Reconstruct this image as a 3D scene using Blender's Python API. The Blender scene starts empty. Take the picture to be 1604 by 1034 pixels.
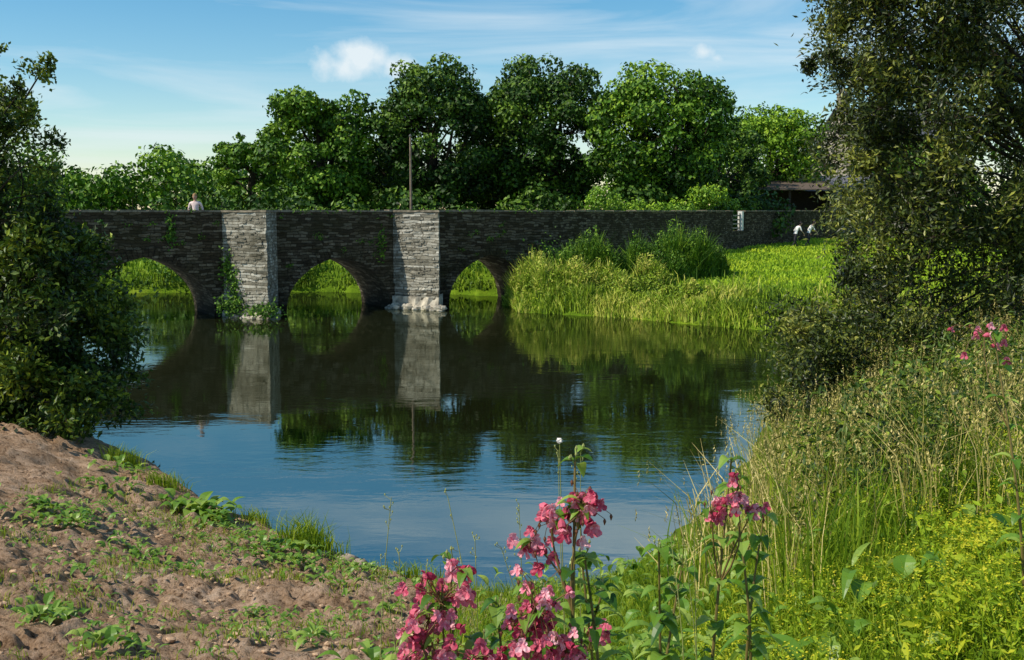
import bpy, math, numpy as np
from mathutils import Vector, Matrix, Quaternion
R=np.random.default_rng(11)
scene=bpy.context.scene
scene.view_settings.view_transform='Standard'
scene.view_settings.look='None'
scene.view_settings.exposure=0
COL=scene.collection

# ------------------------------------------------------------------ helpers
def hash2(ix,iy,s):
    v=np.sin(ix*127.1+iy*311.7+s*74.7)*43758.5453
    return v-np.floor(v)
def vnoise(x,y,s=0):
    x=np.asarray(x,float); y=np.asarray(y,float)
    ix=np.floor(x); iy=np.floor(y); fx=x-ix; fy=y-iy
    fx=fx*fx*(3-2*fx); fy=fy*fy*(3-2*fy)
    a=hash2(ix,iy,s); b=hash2(ix+1,iy,s); c=hash2(ix,iy+1,s); d=hash2(ix+1,iy+1,s)
    return (a*(1-fx)+b*fx)*(1-fy)+(c*(1-fx)+d*fx)*fy
def fbm(x,y,o=4,s=0):
    t=0;a=.5
    for i in range(o):
        t=t+a*vnoise(x*2**i,y*2**i,s+i*3); a*=.5
    return t
def sst(a,b,x):
    t=np.clip((x-a)/(b-a),0,1); return t*t*(3-2*t)
def unit(v):
    return v/np.maximum(np.linalg.norm(v,axis=-1,keepdims=True),1e-9)
def rdir(n):
    return unit(R.normal(size=(n,3)))

class MB:
    def __init__(s): s.V=[];s.F=[];s.A=[];s.M=[];s.n=0
    def add(s,v,f,a=0.5,m=0):
        v=np.asarray(v,float).reshape(-1,3); f=np.asarray(f,int).reshape(-1,4)
        s.V.append(v); s.F.append(f+s.n); s.n+=len(v)
        s.A.append(np.broadcast_to(np.asarray(a,float),(len(f),)).copy())
        s.M.append(np.full(len(f),m,int))
    def obj(s,name,mats,smooth=False,parent=None):
        V=np.concatenate(s.V);F=np.concatenate(s.F);A=np.concatenate(s.A);M=np.concatenate(s.M)
        me=bpy.data.meshes.new(name)
        me.vertices.add(len(V)); me.vertices.foreach_set('co',V.ravel())
        me.loops.add(len(F)*4); me.loops.foreach_set('vertex_index',F.ravel().astype(np.int32))
        me.polygons.add(len(F)); me.polygons.foreach_set('loop_start',(np.arange(len(F))*4).astype(np.int32))
        me.polygons.foreach_set('material_index',M.astype(np.int32))
        me.polygons.foreach_set('use_smooth',np.full(len(F),smooth))
        at=me.attributes.new('v','FLOAT','FACE'); at.data.foreach_set('value',A.astype(np.float32))
        me.update(calc_edges=True)
        for m in mats: me.materials.append(m)
        o=bpy.data.objects.new(name,me); COL.objects.link(o)
        if parent: o.parent=parent
        return o

def leaves(mb,pos,nrm,L,W,v,m=0,axis=None):
    n=len(pos)
    if axis is None: axis=R.normal(size=(n,3))
    nrm=unit(nrm); axis=unit(axis-nrm*np.sum(axis*nrm,1,keepdims=True)); side=np.cross(nrm,axis)
    L=np.broadcast_to(L,(n,))[:,None]; W=np.broadcast_to(W,(n,))[:,None]
    b=pos-axis*L/2; t=pos+axis*L/2; c=pos-axis*L*.08+nrm*L*.06
    V=np.stack([b,c+side*W/2,t,c-side*W/2],1).reshape(-1,3)
    mb.add(V,np.arange(n*4),v,m)
def blades(mb,base,h,w,bend,v,m=0):
    n=len(base); h=np.broadcast_to(h,(n,))[:,None]; w=np.broadcast_to(w,(n,))[:,None]; bend=np.broadcast_to(bend,(n,))[:,None]
    an=R.uniform(0,2*np.pi,n); d=np.stack([np.cos(an),np.sin(an),0*an],1)
    a2=R.uniform(0,2*np.pi,n); s=np.stack([np.cos(a2),np.sin(a2),0*an],1)
    z=np.array([0,0,1.])
    m1=base+z*h*.55+d*bend*h*.25; t=base+z*h*(1-.35*bend)+d*bend*h*.9
    V=np.stack([base-s*w/2,base+s*w/2,m1+s*w*.4,m1-s*w*.4,t+s*w*.06,t-s*w*.06],1).reshape(-1,3)
    k=np.arange(n)[:,None]*6
    F=np.concatenate([k+np.array([[0,1,2,3]]),k+np.array([[3,2,4,5]])],1).reshape(-1,4)
    mb.add(V,F,np.repeat(np.broadcast_to(v,(n,)),2),m)
    return t
def tube(mb,P,rad,m=0,ns=7,v=.5):
    P=np.asarray(P,float); k=len(P); rad=np.broadcast_to(rad,(k,))
    T=np.gradient(P,axis=0); T=unit(T)
    ref=np.array([0,1.,0]) if abs(T[0,1])<.8 else np.array([1.,0,0])
    A=unit(np.cross(T,ref)); B=np.cross(T,A)
    an=np.arange(ns)*2*np.pi/ns
    V=P[:,None]+rad[:,None,None]*(A[:,None]*np.cos(an)[None,:,None]+B[:,None]*np.sin(an)[None,:,None])
    F=[]
    for i in range(k-1):
        for j in range(ns):
            F.append([i*ns+j,i*ns+(j+1)%ns,(i+1)*ns+(j+1)%ns,(i+1)*ns+j])
    mb.add(V.reshape(-1,3),F,v,m)
def curve(a,b,n=6,wob=.1,sag=0):
    a=np.array(a,float);b=np.array(b,float);t=np.linspace(0,1,n)[:,None]
    P=a+(b-a)*t
    L=np.linalg.norm(b-a)
    P+=np.sin(t*np.pi)*R.normal(size=3)*wob*L
    P[:,2]+= (np.sin(t[:,0]*np.pi))*sag*L
    return P
def box(mb,x0,x1,y0,y1,z0,z1,v=.5,m=0):
    V=[(x0,y0,z0),(x1,y0,z0),(x1,y1,z0),(x0,y1,z0),(x0,y0,z1),(x1,y0,z1),(x1,y1,z1),(x0,y1,z1)]
    mb.add(V,[[0,3,2,1],[4,5,6,7],[0,1,5,4],[1,2,6,5],[2,3,7,6],[3,0,4,7]],v,m)

# ------------------------------------------------------------------ materials
def newmat(name):
    m=bpy.data.materials.new(name); m.use_nodes=True
    nt=m.node_tree; nt.nodes.clear()
    out=nt.nodes.new('ShaderNodeOutputMaterial')
    return m,nt,out
def N(nt,t,**k):
    n=nt.nodes.new(t)
    for a,b in k.items(): setattr(n,a,b)
    return n
def ramp(nt,stops):
    r=nt.nodes.new('ShaderNodeValToRGB'); e=r.color_ramp.elements
    e[0].position=stops[0][0]; e[0].color=(*stops[0][1],1)
    e[1].position=stops[-1][0]; e[1].color=(*stops[-1][1],1)
    for p,c in stops[1:-1]:
        q=e.new(p); q.color=(*c,1)
    return r
def leafmat(name,c0,c1,c2,tr=.3,rough=.55,spec=.25):
    m,nt,out=newmat(name)
    at=N(nt,'ShaderNodeAttribute',attribute_name='v')
    rp=ramp(nt,[(0,c0),(.5,c1),(1,c2)])
    nt.links.new(at.outputs['Fac'],rp.inputs[0])
    p=N(nt,'ShaderNodeBsdfPrincipled'); p.inputs['Roughness'].default_value=rough; p.inputs['Specular IOR Level'].default_value=spec
    nt.links.new(rp.outputs[0],p.inputs['Base Color'])
    if tr<=0:
        nt.links.new(p.outputs[0],out.inputs[0]); return m
    t=N(nt,'ShaderNodeBsdfTranslucent')
    hs=N(nt,'ShaderNodeHueSaturation'); hs.inputs['Value'].default_value=1.4; hs.inputs['Hue'].default_value=.485
    nt.links.new(rp.outputs[0],hs.inputs['Color']); nt.links.new(hs.outputs[0],t.inputs['Color'])
    mx=N(nt,'ShaderNodeMixShader'); mx.inputs[0].default_value=tr
    nt.links.new(p.outputs[0],mx.inputs[1]); nt.links.new(t.outputs[0],mx.inputs[2]); nt.links.new(mx.outputs[0],out.inputs[0])
    return m
def plain(name,c,rough=.8,noise=.25,scale=8,spec=.3,bump=0,metal=0):
    m,nt,out=newmat(name)
    tc=N(nt,'ShaderNodeTexCoord'); nz=N(nt,'ShaderNodeTexNoise'); nz.inputs['Scale'].default_value=scale; nz.inputs['Detail'].default_value=5
    nt.links.new(tc.outputs['Object'],nz.inputs['Vector'])
    lo=tuple(x*(1-noise) for x in c); hi=tuple(min(1,x*(1+noise)) for x in c)
    rp=ramp(nt,[(.3,lo),(.7,hi)]); nt.links.new(nz.outputs[0],rp.inputs[0])
    p=N(nt,'ShaderNodeBsdfPrincipled'); p.inputs['Roughness'].default_value=rough; p.inputs['Specular IOR Level'].default_value=spec; p.inputs['Metallic'].default_value=metal
    nt.links.new(rp.outputs[0],p.inputs['Base Color'])
    if bump:
        b=N(nt,'ShaderNodeBump'); b.inputs['Strength'].default_value=.7; b.inputs['Distance'].default_value=bump
        nt.links.new(nz.outputs[0],b.inputs['Height']); nt.links.new(b.outputs[0],p.inputs['Normal'])
    nt.links.new(p.outputs[0],out.inputs[0]); return m

M_bark=plain('bark',(.05,.04,.028),.95,.5,6,.1,.03)
M_leafdark=leafmat('leaf_dark',(.004,.014,.002),(.032,.085,.008),(.15,.25,.018),0)
M_leafmid=leafmat('leaf_mid',(.008,.028,.003),(.068,.165,.009),(.24,.37,.022),0)
M_leafbright=leafmat('leaf_bright',(.03,.09,.005),(.14,.27,.012),(.32,.46,.03),0)
M_olive=leafmat('leaf_olive',(.007,.015,.002),(.058,.088,.010),(.34,.35,.05),.15,.45,.4)
M_bush=leafmat('leaf_bush',(.008,.020,.003),(.050,.105,.008),(.30,.38,.03),.18,.5,.35)
M_grass=leafmat('grass_green',(.04,.10,.006),(.19,.31,.014),(.47,.52,.045),.4)
M_meadow=leafmat('meadow_green',(.06,.15,.006),(.25,.40,.012),(.46,.55,.03),0)
M_dry=leafmat('grass_dry',(.14,.13,.022),(.38,.32,.085),(.64,.52,.22),0)
M_herb=leafmat('herb',(.045,.12,.008),(.28,.40,.014),(.68,.61,.035),.35)
M_reed=leafmat('reed',(.04,.09,.006),(.24,.35,.016),(.60,.54,.12),0)
M_balsamleaf=leafmat('balsam_leaf',(.03,.10,.010),(.14,.28,.025),(.36,.47,.09),.35,.4,.4)
M_petal=leafmat('balsam_petal',(.42,.03,.08),(.78,.19,.27),(.95,.55,.60),.25)
M_stem=leafmat('balsam_stem',(.16,.06,.03),(.18,.20,.05),(.34,.36,.12),0)
M_white=leafmat('white_petal',(.6,.55,.5),(.75,.72,.68),(.85,.82,.8),.2)

# ------------------------------------------------------------------ river outline / terrain
RIV=np.array([(-6.8,17.7),(-5.4,16.2),(-3.9,14.1),(-2.66,12.5),(-1.96,11.8),(-1.05,11.05),(-0.4,10.7),(0.5,10.8),(1.4,11.4),(2.3,13.2),
 (3.8,17),(5.5,22.0),(9,25.5),(20,28),(60,30),(60,36),(20,35.7),(11,35.2),(8.2,35.3),(6.4,37),(4.5,39),(2.3,40.6),(0.3,41.6),(0.0,44),(0.5,46.6),
 (-0.7,49.5),(-3,51),(-8.7,52.2),(-17,51.8),(-30,49),(-60,46),(-60,39),(-30,40.5),(-17.3,40.4),(-15.6,37),(-14,31),(-10.5,24),(-8.3,20)])
def sdist(x,y):
    x=np.asarray(x,float); y=np.asarray(y,float)
    d=np.full(x.shape,1e9); ins=np.zeros(x.shape,bool)
    n=len(RIV)
    for i in range(n):
        ax,ay=RIV[i]; bx,by=RIV[(i+1)%n]
        ex,ey=bx-ax,by-ay
        t=np.clip(((x-ax)*ex+(y-ay)*ey)/(ex*ex+ey*ey),0,1)
        d=np.minimum(d,np.hypot(x-ax-t*ex,y-ay-t*ey))
        c=((ay>y)!=(by>y))
        xi=ax+(y-ay)*ex/(ey if ey!=0 else 1e-9)
        ins^=(c&(x<xi))
    return np.where(ins,-d,d)
def H(x,y):
    x=np.asarray(x,float); y=np.asarray(y,float)
    d=sdist(x,y)+ (fbm(x*1.3,y*1.3,3,5)-.45)*.6
    dl=np.maximum(d,0)
    slope=.24+.28*sst(1.3,3.0,x)
    near=.09*sst(0,.12,dl)+slope*dl
    cap=2.25-.25*sst(1,3,x)
    near=np.where(near<cap*.7,near,cap*.7+ (cap*.3)*(1-np.exp(-(near-cap*.7)/(cap*.3))))
    near=near+.07*np.maximum(-x-3,0)*sst(0,2.5,dl)*np.exp(-np.maximum(-x-6,0)*.3)
    near=near+(fbm(x*.9,y*.9,3,9)-.45)*.3*sst(0,1.5,dl)
    far=.5*(1-np.exp(-dl/.35))+.85*(1-np.exp(-dl/4.5))+.018*np.clip(y-45,0,70)+(fbm(x*.5,y*.5,3,2)-.45)*.3*sst(0,2,dl)
    far=far+np.clip(y-110,0,200)*.008
    w=sst(25,32,y)
    h=near*(1-w)+far*w
    h=np.where(d<0,-.1-np.minimum(1.2,.45*-d),h)
    return h
def axis_coords(segs):
    out=[]
    for a,b,st in segs: out+=list(np.arange(a,b,st))
    out.append(segs[-1][1]); return np.array(out)
gx=axis_coords([(-900,-100,100),(-100,-20,6),(-20,-8,.5),(-8,-5,.08),(-5,1.0,.026),(1.0,6,.12),(6,20,.5),(20,100,6),(100,900,100)])
gy=axis_coords([(-300,-20,40),(-20,2,1),(2,5.0,.12),(5.0,9,.026),(9,13,.04),(13,20,.1),(20,60,.4),(60,140,4),(140,1500,80)])
GX,GY=np.meshgrid(gx,gy)
GZ=H(GX,GY)
dd=sdist(GX,GY)
lx=GX+.03*GY
dirt=(1-sst(-.3,.8,lx+(fbm(GX*1.5,GY*1.5,3,33)-.45)*1.5))*(1-sst(17,22,GY))*sst(-.3,.1,dd)
wx=GX+.35*fbm(GX*2,GY*2,3,50); wy=GY+.35*fbm(GX*2,GY*2,3,51)
cl=-(.5-np.abs(fbm(wx*2.6,wy*2.6,3,21)-.45)*4).clip(0,.5)*.11
fine=fbm(wx*8+wy*3,wy*8-wx*3,4,44)
ridg=1-np.abs(fbm(wx*4.5-wy*2,wy*4.5+wx*2,4,59)-.47)*5
cl=cl+np.maximum(fbm(wx*5,wy*5,4,44)-.45,0)*.20+(fine-.45)*.15*(.4+.6*sst(.3,.55,fbm(GX*1.1,GY*1.1,2,46)))-np.maximum(ridg-.55,0)*.07
hoof=np.maximum(vnoise(wx*4.3,wy*4.3,77)-.66,0)*-.30
GZ=GZ+(cl+hoof)*dirt*sst(0.0,.6,dd)
nx,ny=len(gx),len(gy)
idx=np.arange(nx*ny).reshape(ny,nx)
F=np.stack([idx[:-1,:-1],idx[:-1,1:],idx[1:,1:],idx[1:,:-1]],-1).reshape(-1,4)
mb=MB(); mb.add(np.stack([GX,GY,GZ],-1).reshape(-1,3),F)
m,nt,out=newmat('ground_soil_and_turf')
tc=N(nt,'ShaderNodeTexCoord')
at=N(nt,'ShaderNodeAttribute',attribute_name='dirt')
n1=N(nt,'ShaderNodeTexNoise'); n1.inputs['Scale'].default_value=1.9; n1.inputs['Detail'].default_value=8; n1.inputs['Roughness'].default_value=.75
n2=N(nt,'ShaderNodeTexNoise'); n2.inputs['Scale'].default_value=17; n2.inputs['Detail'].default_value=6; n2.inputs['Roughness'].default_value=.8
n3=N(nt,'ShaderNodeTexNoise'); n3.inputs['Scale'].default_value=.6; n3.inputs['Detail'].default_value=8; n3.inputs['Roughness'].default_value=.7
for q in (n1,n2,n3): nt.links.new(tc.outputs['Object'],q.inputs['Vector'])
rd=ramp(nt,[(.3,(.22,.125,.065)),(.43,(.50,.325,.205)),(.58,(.66,.46,.32)),(.72,(.80,.61,.46))]); nt.links.new(n1.outputs[0],rd.inputs[0])
rs=ramp(nt,[(.37,(.08,.055,.04)),(.45,(.7,.66,.6)),(.54,(1.0,1.0,1.0))]); nt.links.new(n2.outputs[0],rs.inputs[0])  # dark speckles: shade among the crumbs painted into the ground colour
mul=N(nt,'ShaderNodeMix',data_type='RGBA',blend_type='MULTIPLY'); mul.inputs[0].default_value=.9
nt.links.new(rd.outputs[0],mul.inputs[6]); nt.links.new(rs.outputs[0],mul.inputs[7])
rg=ramp(nt,[(.3,(.05,.10,.008)),(.5,(.15,.26,.012)),(.7,(.30,.38,.03))]); nt.links.new(n3.outputs[0],rg.inputs[0])
mg=N(nt,'ShaderNodeMix',data_type='RGBA',blend_type='MULTIPLY'); mg.inputs[0].default_value=.6
nt.links.new(rg.outputs[0],mg.inputs[6]); nt.links.new(rs.outputs[0],mg.inputs[7])
mx=N(nt,'ShaderNodeMix',data_type='RGBA'); nt.links.new(at.outputs['Fac'],mx.inputs[0])
nt.links.new(mg.outputs[2],mx.inputs[6]); nt.links.new(mul.outputs[2],mx.inputs[7])
p=N(nt,'ShaderNodeBsdfPrincipled'); p.inputs['Roughness'].default_value=.95; p.inputs['Specular IOR Level'].default_value=.1
nt.links.new(mx.outputs[2],p.inputs['Base Color'])
b=N(nt,'ShaderNodeBump'); b.inputs['Strength'].default_value=1; b.inputs['Distance'].default_value=.08
nt.links.new(n2.outputs[0],b.inputs['Height']); nt.links.new(b.outputs[0],p.inputs['Normal']); nt.links.new(p.outputs[0],out.inputs[0])
ground=mb.obj('ground',[m],smooth=True)
a=ground.data.attributes.new('dirt','FLOAT','POINT'); a.data.foreach_set('value',dirt.ravel().astype(np.float32))

# ------------------------------------------------------------------ river
mb=MB(); mb.add([(-64,8,0),(64,8,0),(64,56,0),(-64,56,0)],[[0,1,2,3]])
m,nt,out=newmat('river_water')
tc=N(nt,'ShaderNodeTexCoord')
mp=N(nt,'ShaderNodeMapping'); mp.inputs['Scale'].default_value=(.7,1.6,1); nt.links.new(tc.outputs['Object'],mp.inputs[0])
w1=N(nt,'ShaderNodeTexNoise'); w1.inputs['Scale'].default_value=2.6; w1.inputs['Detail'].default_value=4; w1.inputs['Roughness'].default_value=.5
w2=N(nt,'ShaderNodeTexNoise'); w2.inputs['Scale'].default_value=.26; w2.inputs['Detail'].default_value=5
nt.links.new(mp.outputs[0],w1.inputs['Vector']); nt.links.new(mp.outputs[0],w2.inputs['Vector'])
rr=N(nt,'ShaderNodeMapRange'); rr.inputs[1].default_value=.47; rr.inputs[2].default_value=.72; rr.inputs[3].default_value=.14; rr.inputs[4].default_value=1.1
nt.links.new(w2.outputs[0],rr.inputs[0])
mm=N(nt,'ShaderNodeMath',operation='MULTIPLY'); nt.links.new(w1.outputs[0],mm.inputs[0]); nt.links.new(rr.outputs[0],mm.inputs[1])
b=N(nt,'ShaderNodeBump'); b.inputs['Strength'].default_value=1; b.inputs['Distance'].default_value=.0065
nt.links.new(mm.outputs[0],b.inputs['Height'])
p=N(nt,'ShaderNodeBsdfDiffuse'); p.inputs[0].default_value=(.010,.012,.004,1)
g=N(nt,'ShaderNodeBsdfGlossy'); g.inputs['Roughness'].default_value=.012; g.inputs[0].default_value=(.93,.97,.88,1)
fr=N(nt,'ShaderNodeFresnel'); fr.inputs[0].default_value=7.0
nt.links.new(b.outputs[0],g.inputs['Normal']); nt.links.new(b.outputs[0],fr.inputs['Normal'])
mx=N(nt,'ShaderNodeMixShader'); nt.links.new(fr.outputs[0],mx.inputs[0]); nt.links.new(p.outputs[0],mx.inputs[1]); nt.links.new(g.outputs[0],mx.inputs[2])
nt.links.new(mx.outputs[0],out.inputs[0])
mb.obj('river',[m])

# ------------------------------------------------------------------ stone material
def stonemat(name,dark,mid,light,bw=.42,rh=.11,mortar=.012,moss=.5):
    m,nt,out=newmat(name)
    tc=N(nt,'ShaderNodeTexCoord'); sp=N(nt,'ShaderNodeSeparateXYZ'); nt.links.new(tc.outputs['Object'],sp.inputs[0])
    ad=N(nt,'ShaderNodeMath',operation='ADD'); nt.links.new(sp.outputs[0],ad.inputs[0]); nt.links.new(sp.outputs[1],ad.inputs[1])
    cb=N(nt,'ShaderNodeCombineXYZ'); nt.links.new(ad.outputs[0],cb.inputs[0]); nt.links.new(sp.outputs[2],cb.inputs[1])
    nz=N(nt,'ShaderNodeTexNoise'); nz.inputs['Scale'].default_value=2.2; nz.inputs['Detail'].default_value=4; nt.links.new(cb.outputs[0],nz.inputs['Vector'])
    vs=N(nt,'ShaderNodeVectorMath',operation='SCALE'); vs.inputs['Scale'].default_value=.22; nt.links.new(nz.outputs['Color'],vs.inputs[0])
    va=N(nt,'ShaderNodeVectorMath',operation='ADD'); nt.links.new(cb.outputs[0],va.inputs[0]); nt.links.new(vs.outputs[0],va.inputs[1])
    br=N(nt,'ShaderNodeTexBrick'); br.inputs['Scale'].default_value=1; br.inputs['Brick Width'].default_value=bw; br.inputs['Row Height'].default_value=rh
    br.inputs['Mortar Size'].default_value=mortar; br.inputs['Mortar Smooth'].default_value=.4; br.inputs['Bias'].default_value=0
    br.offset=.37; br.squash=.6; br.squash_frequency=3
    br.inputs['Color1'].default_value=(0,0,0,1); br.inputs['Color2'].default_value=(1,1,1,1); br.inputs['Mortar'].default_value=(.02,.02,.02,1)
    nt.links.new(va.outputs[0],br.inputs['Vector'])
    n2=N(nt,'ShaderNodeTexNoise'); n2.inputs['Scale'].default_value=6; n2.inputs['Detail'].default_value=7; n2.inputs['Roughness'].default_value=.75; nt.links.new(tc.outputs['Object'],n2.inputs['Vector'])
    mxf=N(nt,'ShaderNodeMix',data_type='RGBA'); mxf.inputs[0].default_value=.6; nt.links.new(br.outputs['Color'],mxf.inputs[6]); nt.links.new(n2.outputs[0],mxf.inputs[7])
    rp=ramp(nt,[(.15,dark),(.45,mid),(.78,light)]); nt.links.new(mxf.outputs[2],rp.inputs[0])
    n3=N(nt,'ShaderNodeTexNoise'); n3.inputs['Scale'].default_value=.8; n3.inputs['Detail'].default_value=7; n3.inputs['Roughness'].default_value=.68; nt.links.new(tc.outputs['Object'],n3.inputs['Vector'])
    mr=ramp(nt,[(.44,(0,0,0)),(.62,(moss,moss,moss))]); nt.links.new(n3.outputs[0],mr.inputs[0])
    mo=N(nt,'ShaderNodeMix',data_type='RGBA'); nt.links.new(mr.outputs[0],mo.inputs[0]); nt.links.new(rp.outputs[0],mo.inputs[6]); mo.inputs[7].default_value=(.040,.036,.016,1)
    wet=N(nt,'ShaderNodeMapRange'); wet.inputs[1].default_value=.15; wet.inputs[2].default_value=.75; wet.inputs[3].default_value=.35; wet.inputs[4].default_value=1
    nt.links.new(sp.outputs[2],wet.inputs[0])
    wm=N(nt,'ShaderNodeVectorMath',operation='SCALE'); nt.links.new(mo.outputs[2],wm.inputs[0]); nt.links.new(wet.outputs[0],wm.inputs['Scale'])
    p=N(nt,'ShaderNodeBsdfPrincipled'); p.inputs['Roughness'].default_value=.9; p.inputs['Specular IOR Level'].default_value=.12
    nt.links.new(wm.outputs[0],p.inputs['Base Color'])
    hm=N(nt,'ShaderNodeMath',operation='SUBTRACT'); nt.links.new(mxf.outputs[2],hm.inputs[0]); nt.links.new(br.outputs['Fac'],hm.inputs[1])
    b=N(nt,'ShaderNodeBump'); b.inputs['Strength'].default_value=1; b.inputs['Distance'].default_value=.07
    nt.links.new(hm.outputs[0],b.inputs['Height']); nt.links.new(b.outputs[0],p.inputs['Normal']); nt.links.new(p.outputs[0],out.inputs[0])
    return m
M_stone_shaded=stonemat('rubble_shaded',(.014,.010,.006),(.060,.047,.031),(.21,.18,.13),moss=.6)  # same rubble as the cutwaters, with the walls' shade darkened into its colour
M_stone_sunlit=stonemat('rubble_sunlit',(.05,.045,.032),(.27,.25,.20),(.58,.56,.49),moss=.55)  # paler copy of the wall rubble, sunlight painted into the colour
M_cope=plain('coping_slate',(.18,.155,.115),.9,.5,5,.2,.02)
M_tar=plain('road_surface',(.07,.07,.065),.9,.2,20)
M_cope2=plain('plinth_stone',(.42,.38,.31),.9,.5,3.5,.2,.06)

# ------------------------------------------------------------------ bridge
bridge=bpy.data.objects.new('stone_bridge',None); COL.objects.link(bridge)
bridge.location=(-9.8,40.73,0); bridge.rotation_euler=(0,0,math.radians(30))
ARCH=[(-3.8,2.4,2.25,.15),(3.5,2.15,2.1,.1),(10.3,2.0,2.05,.1)]
def archz(x,c,a,hc,hs):
    e=.32*a; Rr=a+e; t=np.minimum(np.abs(x-c),a)
    return hs+(hc-hs)*np.sqrt(np.maximum(Rr*Rr-(t+e)**2,0))/math.sqrt(Rr*Rr-e*e)
S0,S1,TH,DK,PT=-26,13.4,3.0,2.8,3.84
mb=MB()
cur=S0
def strip(x0,x1,z0,z1):
    for yy,fl in ((0,0),(TH,1)):
        V=[(x0,yy,z0),(x1,yy,z1),(x1,yy,DK),(x0,yy,DK)]
        mb.add(V,[[0,1,2,3]] if not fl else [[3,2,1,0]])
for c,a_,hc,hs in ARCH:
    strip(cur,c-a_,-1.2,-1.2)
    xs=c+a_*np.sin(np.linspace(-np.pi/2,np.pi/2,33)); zs=archz(xs,c,a_,hc,hs)
    for i in range(32):
        strip(xs[i],xs[i+1],zs[i],zs[i+1])
        mb.add([(xs[i],0,zs[i]),(xs[i],TH,zs[i]),(xs[i+1],TH,zs[i+1]),(xs[i+1],0,zs[i+1])],[[0,1,2,3]])
    for xx in (c-a_,c+a_):
        mb.add([(xx,0,-1.2),(xx,TH,-1.2),(xx,TH,hs),(xx,0,hs)],[[0,1,2,3]])
    cur=c+a_
strip(cur,S1,-1.2,-1.2)
mb.add([(S1,0,-1.2),(S1,TH,-1.2),(S1,TH,DK),(S1,0,DK)],[[0,1,2,3]])
for y0,y1 in ((0,.4),(TH-.4,TH)):
    box(mb,S0,S1,y0,y1,DK,PT)
mb.obj('spandrel_walls_and_arches',[M_stone_shaded],parent=bridge)
mb=MB(); mb.add([(S0,.4,DK+.006),(S1,.4,DK+.006),(S1,TH-.4,DK+.006),(S0,TH-.4,DK+.006)],[[0,1,2,3]])
mb.obj('deck',[M_tar],parent=bridge)
mb=MB()
for c,a_,hc,hs in ARCH:
    th=np.linspace(-np.pi/2,np.pi/2,46); xs=c+a_*np.sin(th); zs=archz(xs,c,a_,hc,hs)
    P=np.stack([xs,zs],1); T=unit(np.gradient(P,axis=0)); Nn=np.stack([-T[:,1],T[:,0]],1)
    for i in range(45):
        q0=P[i]+(P[i+1]-P[i])*.05; q1=P[i]+(P[i+1]-P[i])*.95
        ln=.36+R.uniform(-.06,.06); pr=.03+R.uniform(0,.03)
        o0=q0+Nn[i]*ln;o1=q1+Nn[i+1]*ln
        for yf,yb in ((-pr,.02),(TH+pr,TH-.02)):
            V=[(q0[0],yf,q0[1]+.004),(q1[0],yf,q1[1]+.004),(o1[0],yf,o1[1]),(o0[0],yf,o0[1]),(q0[0],yb,q0[1]+.004),(q1[0],yb,q1[1]+.004),(o1[0],yb,o1[1]),(o0[0],yb,o0[1])]
            mb.add(V,[[0,1,2,3],[0,4,5,1],[1,5,6,2],[2,6,7,3],[3,7,4,0]],R.uniform())
mb.obj('voussoir_rings',[M_stone_shaded],parent=bridge)
mb=MB()
for i in range(900):
    s=R.uniform(-9,13); z=R.uniform(.3,3.7); ok=True
    for c,a_,hc,hs in ARCH:
        if abs(s-c)<a_+.4 and z<float(archz(np.array(s),c,a_,hc,hs))+.45: ok=False
    if abs(s)<1.2 or abs(s-6.85)<1.2: ok=False
    if ok:
        w_=R.uniform(.12,.3);h_=R.uniform(.03,.06); box(mb,s-w_,s+w_,-R.uniform(.012,.035),.01,z-h_,z+h_)
mb.obj('proud_stones',[M_stone_shaded],parent=bridge)
def cutwater(s,name,plinth):
    mb=MB()
    def prism(w,p,z0,z1,nz=1,jit=0,m=0):
        nseg=8
        pl=[(s-w,0.0)]+[(s-w+w*i/nseg,-p*i/nseg) for i in range(1,nseg+1)]+[(s+w*i/nseg,-p+p*i/nseg) for i in range(1,nseg+1)]
        pl=np.array(pl); zs=np.linspace(z0,z1,nz+1); V=[]
        for z in zs:
            j=R.normal(size=pl.shape)*jit; j[0]=0;j[-1]=0
            q=pl+j; V+= [(a,b,z) for a,b in q]
        k=len(pl);Fq=[]
        for i in range(nz):
            for j in range(k-1): Fq.append([i*k+j,i*k+j+1,(i+1)*k+j+1,(i+1)*k+j])
        b0=nz*k
        for j in range(1,k-2,2): Fq.append([b0,b0+j,b0+j+1,b0+min(j+2,k-1)])
        mb.add(V,Fq,.5,m)
    prism(1.03,2.0,-1.2,PT,34,.015)
    prism(1.13,2.12,-1.2,plinth,4,.05,1)
    prism(1.09,2.08,PT,PT+.08,1,.01,2)
    for i in range(120):
        t=R.uniform(.04,.94); z=R.uniform(.5,3.7); w_=R.uniform(.04,.10); h_=R.uniform(.02,.045)
        n=np.array([-2.0,-1.03])/2.25; d=np.array([1.03,-2.0])/2.25
        c0=np.array([s-1.03,0])+d*2.25*t; pr=R.uniform(.02,.035)
        q=[c0-d*w_*1.5,c0+d*w_*1.5,c0+d*w_*1.5+n*pr,c0-d*w_*1.5+n*pr]
        V=[(*a,z-h_) for a in q]+[(*a,z+h_) for a in q]
        mb.add(V,[[0,1,2,3],[4,7,6,5],[2,6,7,3],[1,5,6,2],[0,3,7,4]],.5,0)
    return mb.obj(name,[M_stone_sunlit,M_cope2,M_cope],parent=bridge)
cutwater(0,'cutwater',.22); cutwater(6.85,'cutwater',.5)
mb=MB()
x=S0
while x<S1:
    l=R.uniform(.35,.8)
    for y0 in (-.05,TH-.45):
        box(mb,x,min(x+l-.012,S1),y0+R.uniform(-.012,.012),y0+.5,PT+.002,PT+.07+R.uniform(-.02,.03),R.uniform())
    x+=l
mb.obj('coping_stones',[M_cope],parent=bridge)
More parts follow.
